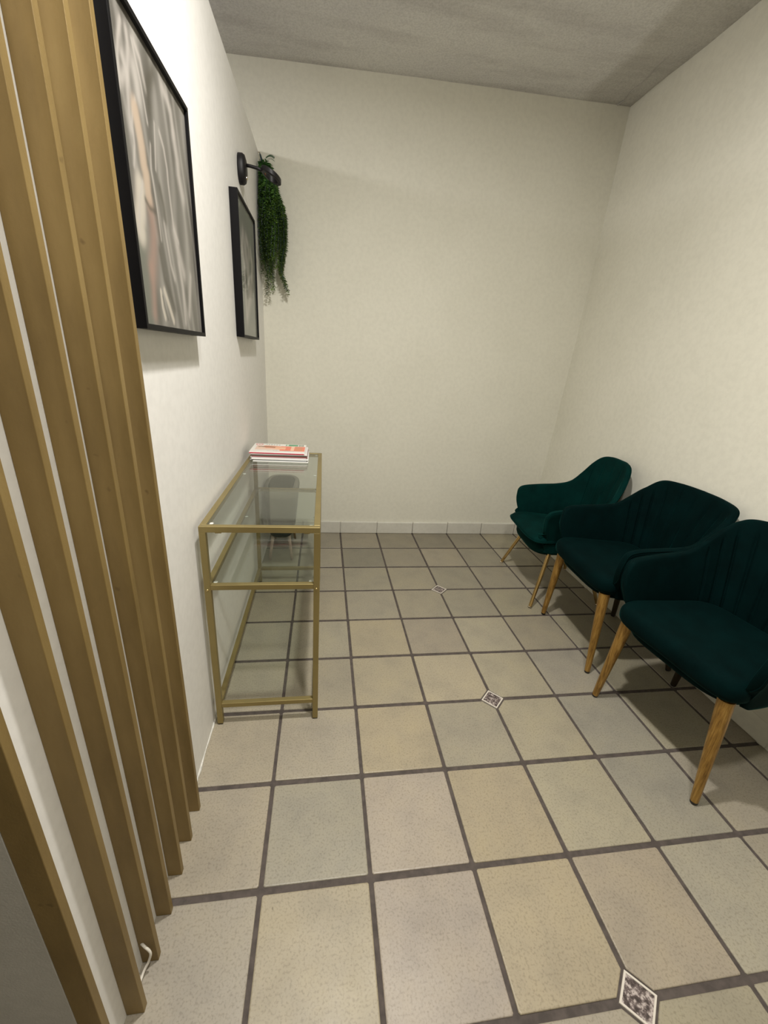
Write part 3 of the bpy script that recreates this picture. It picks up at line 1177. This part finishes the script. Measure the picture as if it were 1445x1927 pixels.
def cushion(name, parent, mat, args, prof, e=4.0, dome=0.0, n=96, dip=0.0):
    m = MB()
    vs, fs = [], []
    cx = (args[0]+args[1])/2
    rings = list(prof)
    for ins, z in rings:
        for k in range(n):
            x, y = plan(2*PI*k/n, *args, e=e)
            d = math.hypot(x-cx, y)
            f = max(0.0, (d-ins)/d)
            vs.append((cx+(x-cx)*f, y*f, z+dome*max(0, 1-((x-cx)/(args[1]-cx))**2*f*f)*min(1, ins/0.1)))
    R = len(rings)
    for r in range(R-1):
        for k in range(n):
            fs.append((r*n+k, r*n+(k+1) % n, (r+1)*n+(k+1) % n, (r+1)*n+k))
    fs.append(tuple(reversed(range(n))))
    fs.append(tuple(range((R-1)*n, R*n)))
    m.add(vs, fs)
    return m.build(name, mat, parent, smooth=True)


def rounded_prof(z0, z1, r, inner_steps=5, maxin=0.2):
    h = (z1-z0)/2
    r = min(r, h)
    p = [(r*1.5, z0)]
    for k in range(7):
        a = -PI/2+PI/2*k/6
        p.append((r-r*math.cos(a), z0+r+r*math.sin(a)))
    for k in range(7):
        a = PI/2*k/6
        p.append((r-r*math.cos(a), z1-r+r*math.sin(a)))
    for k in range(1, inner_steps+1):
        p.append((r+(maxin-r)*k/inner_steps, z1))
    return p


def leg(parent, top, bot, rt_, rb_, mat, capmat, ball=False):
    m = MB()
    T, B = Vector(top), Vector(bot)
    d = (T-B).normalized()
    c0 = B+d*0.012
    m.tube([c0.lerp(T, k/6) for k in range(7)], [rb_+(rt_-rb_)*k/6 for k in range(7)], 20)
    o = m.build('leg', mat, parent, smooth=True)
    es = o.modifiers.new('es', 'EDGE_SPLIT')
    es.split_angle = math.radians(60)
    m = MB()
    if ball:
        m.tube([B+Vector((0, 0, 0.002)), B+d*0.003, B+d*0.008, c0+d*0.002], [rb_*0.7, rb_*1.15, rb_*1.2, rb_*0.8], 16)
    else:
        m.tube([B+Vector((0, 0, 0.0035)), B+d*0.006, c0+d*0.003], [rb_*0.92, rb_*0.97, rb_*0.98], 20)
    m.build('foot_cap', capmat, o, smooth=False)
    return o


def make_chair(kind, label, loc, rot):
    t = thing('armchair', label, 'chair', loc, rot, 'green velvet chairs along the right wall')
    if kind == 'soft':
        ch = [k*0.066 for k in range(-5, 6)]
        shell(t, M['velvet'], RIM, BASE, 0.034, ch)
        cushion('seat', t, M['velvet'], (-0.296, 0.165, 0.268, 0.205), rounded_prof(0.438, 0.530, 0.040), e=5.5, dome=0.006)
        cushion('seat_base', t, M['velvet'], (-0.262, 0.190, 0.236, 0.198), [(0.02, 0.405), (0.004, 0.411), (0.0, 0.425), (0.0, 0.455)], e=4.0)
        for s in (-1, 1):
            leg(t, (-0.236, s*0.208, 0.438), (-0.238, s*0.250, 0), 0.025, 0.0130, M['leg'], M['black_cap'])
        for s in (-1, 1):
            leg(t, (0.150, s*0.175, 0.425), (0.212, s*0.238, 0), 0.024, 0.0130, M['shaded_leg'], M['black_cap'])
    else:
        ch = [-0.22, -0.11, 0.0, 0.11, 0.22]
        shell(t, M['velvet2'], RIM1, BASE1, 0.03, ch, sx=0.98, sy=0.97)
        st = cushion('seat', t, M['velvet2'], (-0.285, 0.165, 0.262, 0.19), [(0.06, 0.397), (0.03, 0.404), (0.008, 0.417), (0.0, 0.425), (0.006, 0.436), (0.02, 0.449), (0.05, 0.459), (0.09, 0.464), (0.14, 0.467), (0.19, 0.468)], e=5.0, dome=0.004)
        m = MB()
        pts = []
        for k in range(97):
            x, y = plan(2*PI*k/96, -0.287, 0.165, 0.264, 0.19, e=5.0)
            pts.append((x, y, 0.424))
        m.tube(pts, 0.0035, 8, cap=False)
        m.build('piping', M['velvet2'], st, smooth=True)
        cushion('seat_base', t, M['velvet2'], (-0.245, 0.18, 0.228, 0.18), [(0.03, 0.318), (0.008, 0.326), (0.0, 0.345), (0.0, 0.395)], e=4.0)
        for s in (-1, 1):
            leg(t, (-0.142, s*0.205, 0.335), (-0.238, s*0.305, 0), 0.0125, 0.0105, M['brass'], M['chrome'], True)
        for s in (-1, 1):
            leg(t, (0.125, s*0.150, 0.335), (0.235, s*0.24, 0), 0.0125, 0.0105, M['brass'], M['chrome'], True)
    return t


make_chair('piped', 'farthest green velvet armchair, thin shiny brass legs, nearest the back wall', (0.795, 0.045, 0), math.radians(-6.3))
near = make_chair('soft', 'middle dark green velvet armchair with channelled back, between the other two', (0.805, -0.561, 0), math.radians(-3.3))


def dup(root, loc, rotz, label):
    r = root.copy()
    COL.objects.link(r)
    r.location = loc
    r.rotation_euler = (0, 0, rotz)
    r['label'] = label
    for ch in list(root.children):
        c = ch.copy()
        COL.objects.link(c)
        c.parent = r
        for g in list(ch.children):
            d = g.copy()
            COL.objects.link(d)
            d.parent = c
    return r


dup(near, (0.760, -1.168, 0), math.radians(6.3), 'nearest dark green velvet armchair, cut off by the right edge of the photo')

# ------------------------------------------------------------------ velvet footstool seen through the glass
t = thing('footstool', 'small dark grey-green velvet footstool with pale legs beyond the glass table', 'footstool', (-1.060, 0.605, 0))


def stool():
    n = 72
    m = MB()
    vs, fs = [], []
    hx, hy = 0.088, 0.190
    prof = [(0.05, 0.170), (0.016, 0.174), (0.004, 0.186), (0.0, 0.21), (-0.002, 0.34), (0.0, 0.480), (0.004, 0.500), (0.016, 0.515), (0.040, 0.522), (0.07, 0.524)]
    for ins, z in prof:
        for k in range(n):
            a = 2*PI*k/n
            c, s = math.cos(a), math.sin(a)
            grow = 0.030*(z-0.17)/0.33
            x = math.copysign(abs(c)**0.6, c)*(hx+grow-ins)
            y = math.copysign(abs(s)**0.6, s)*(hy+grow*0.6-ins)
            vs.append((x, y, z))
    for r in range(len(prof)-1):
        for k in range(n):
            fs.append((r*n+k, r*n+(k+1) % n, (r+1)*n+(k+1) % n, (r+1)*n+k))
    fs.append(tuple(reversed(range(n))))
    fs.append(tuple(range((len(prof)-1)*n, len(prof)*n)))
    m.add(vs, fs)
    cu = m.build('cushion', M['stool_velvet'], t, smooth=True)
    # velvet sheen put into the colours: paler rolled rim, darker top
    for nm, mt, prof2 in (('rim', M['stool_sheen'], [(0.0, 0.470), (-0.0025, 0.480), (-0.003, 0.500), (0.002, 0.518), (0.014, 0.528), (0.030, 0.529), (0.034, 0.524)]),
                          ('shaded_top', M['stool_top_shade'], [(0.030, 0.522), (0.034, 0.5265), (0.05, 0.528), (0.08, 0.5285)])):
        m2 = MB()
        v2, f2 = [], []
        for ins, z in prof2:
            for k in range(n):
                a = 2*PI*k/n
                c, s = math.cos(a), math.sin(a)
                grow = 0.030*(z-0.17)/0.33
                v2.append((math.copysign(abs(c)**0.6, c)*(hx+grow-ins), math.copysign(abs(s)**0.6, s)*(hy+grow*0.6-ins), z))
        for r in range(len(prof2)-1):
            for k in range(n):
                f2.append((r*n+k, r*n+(k+1) % n, (r+1)*n+(k+1) % n, (r+1)*n+k))
        if nm == 'shaded_top':
            f2.append(tuple(range((len(prof2)-1)*n, len(prof2)*n)))
        m2.add(v2, f2)
        m2.build(nm, mt, cu, smooth=True)
    for sx in (-1, 1):
        for sy in (-1, 1):
            mm = MB()
            mm.tube([(sx*0.078, sy*0.180, 0.0), (sx*0.055, sy*0.150, 0.178)], [0.008, 0.013], 14)
            mm.build('leg', M['pale_leg'] if sy < 0 else M['leg'], t, smooth=True)


stool()

# ------------------------------------------------------------------ white cord at the slat foot
m = MB()
m.tube(catmull([(-1.184, -1.662, 0.075), (-1.172, -1.672, 0.082), (-1.160, -1.676, 0.062), (-1.166, -1.680, 0.035), (-1.176, -1.690, 0.016), (-1.180, -1.712, 0.004), (-1.176, -1.722, 0.0035)], 8), 0.0030, 8)
tag(m.build('cord', M['white_plastic'], smooth=True), 'short white cord curling out at the foot of a slat', 'cord')
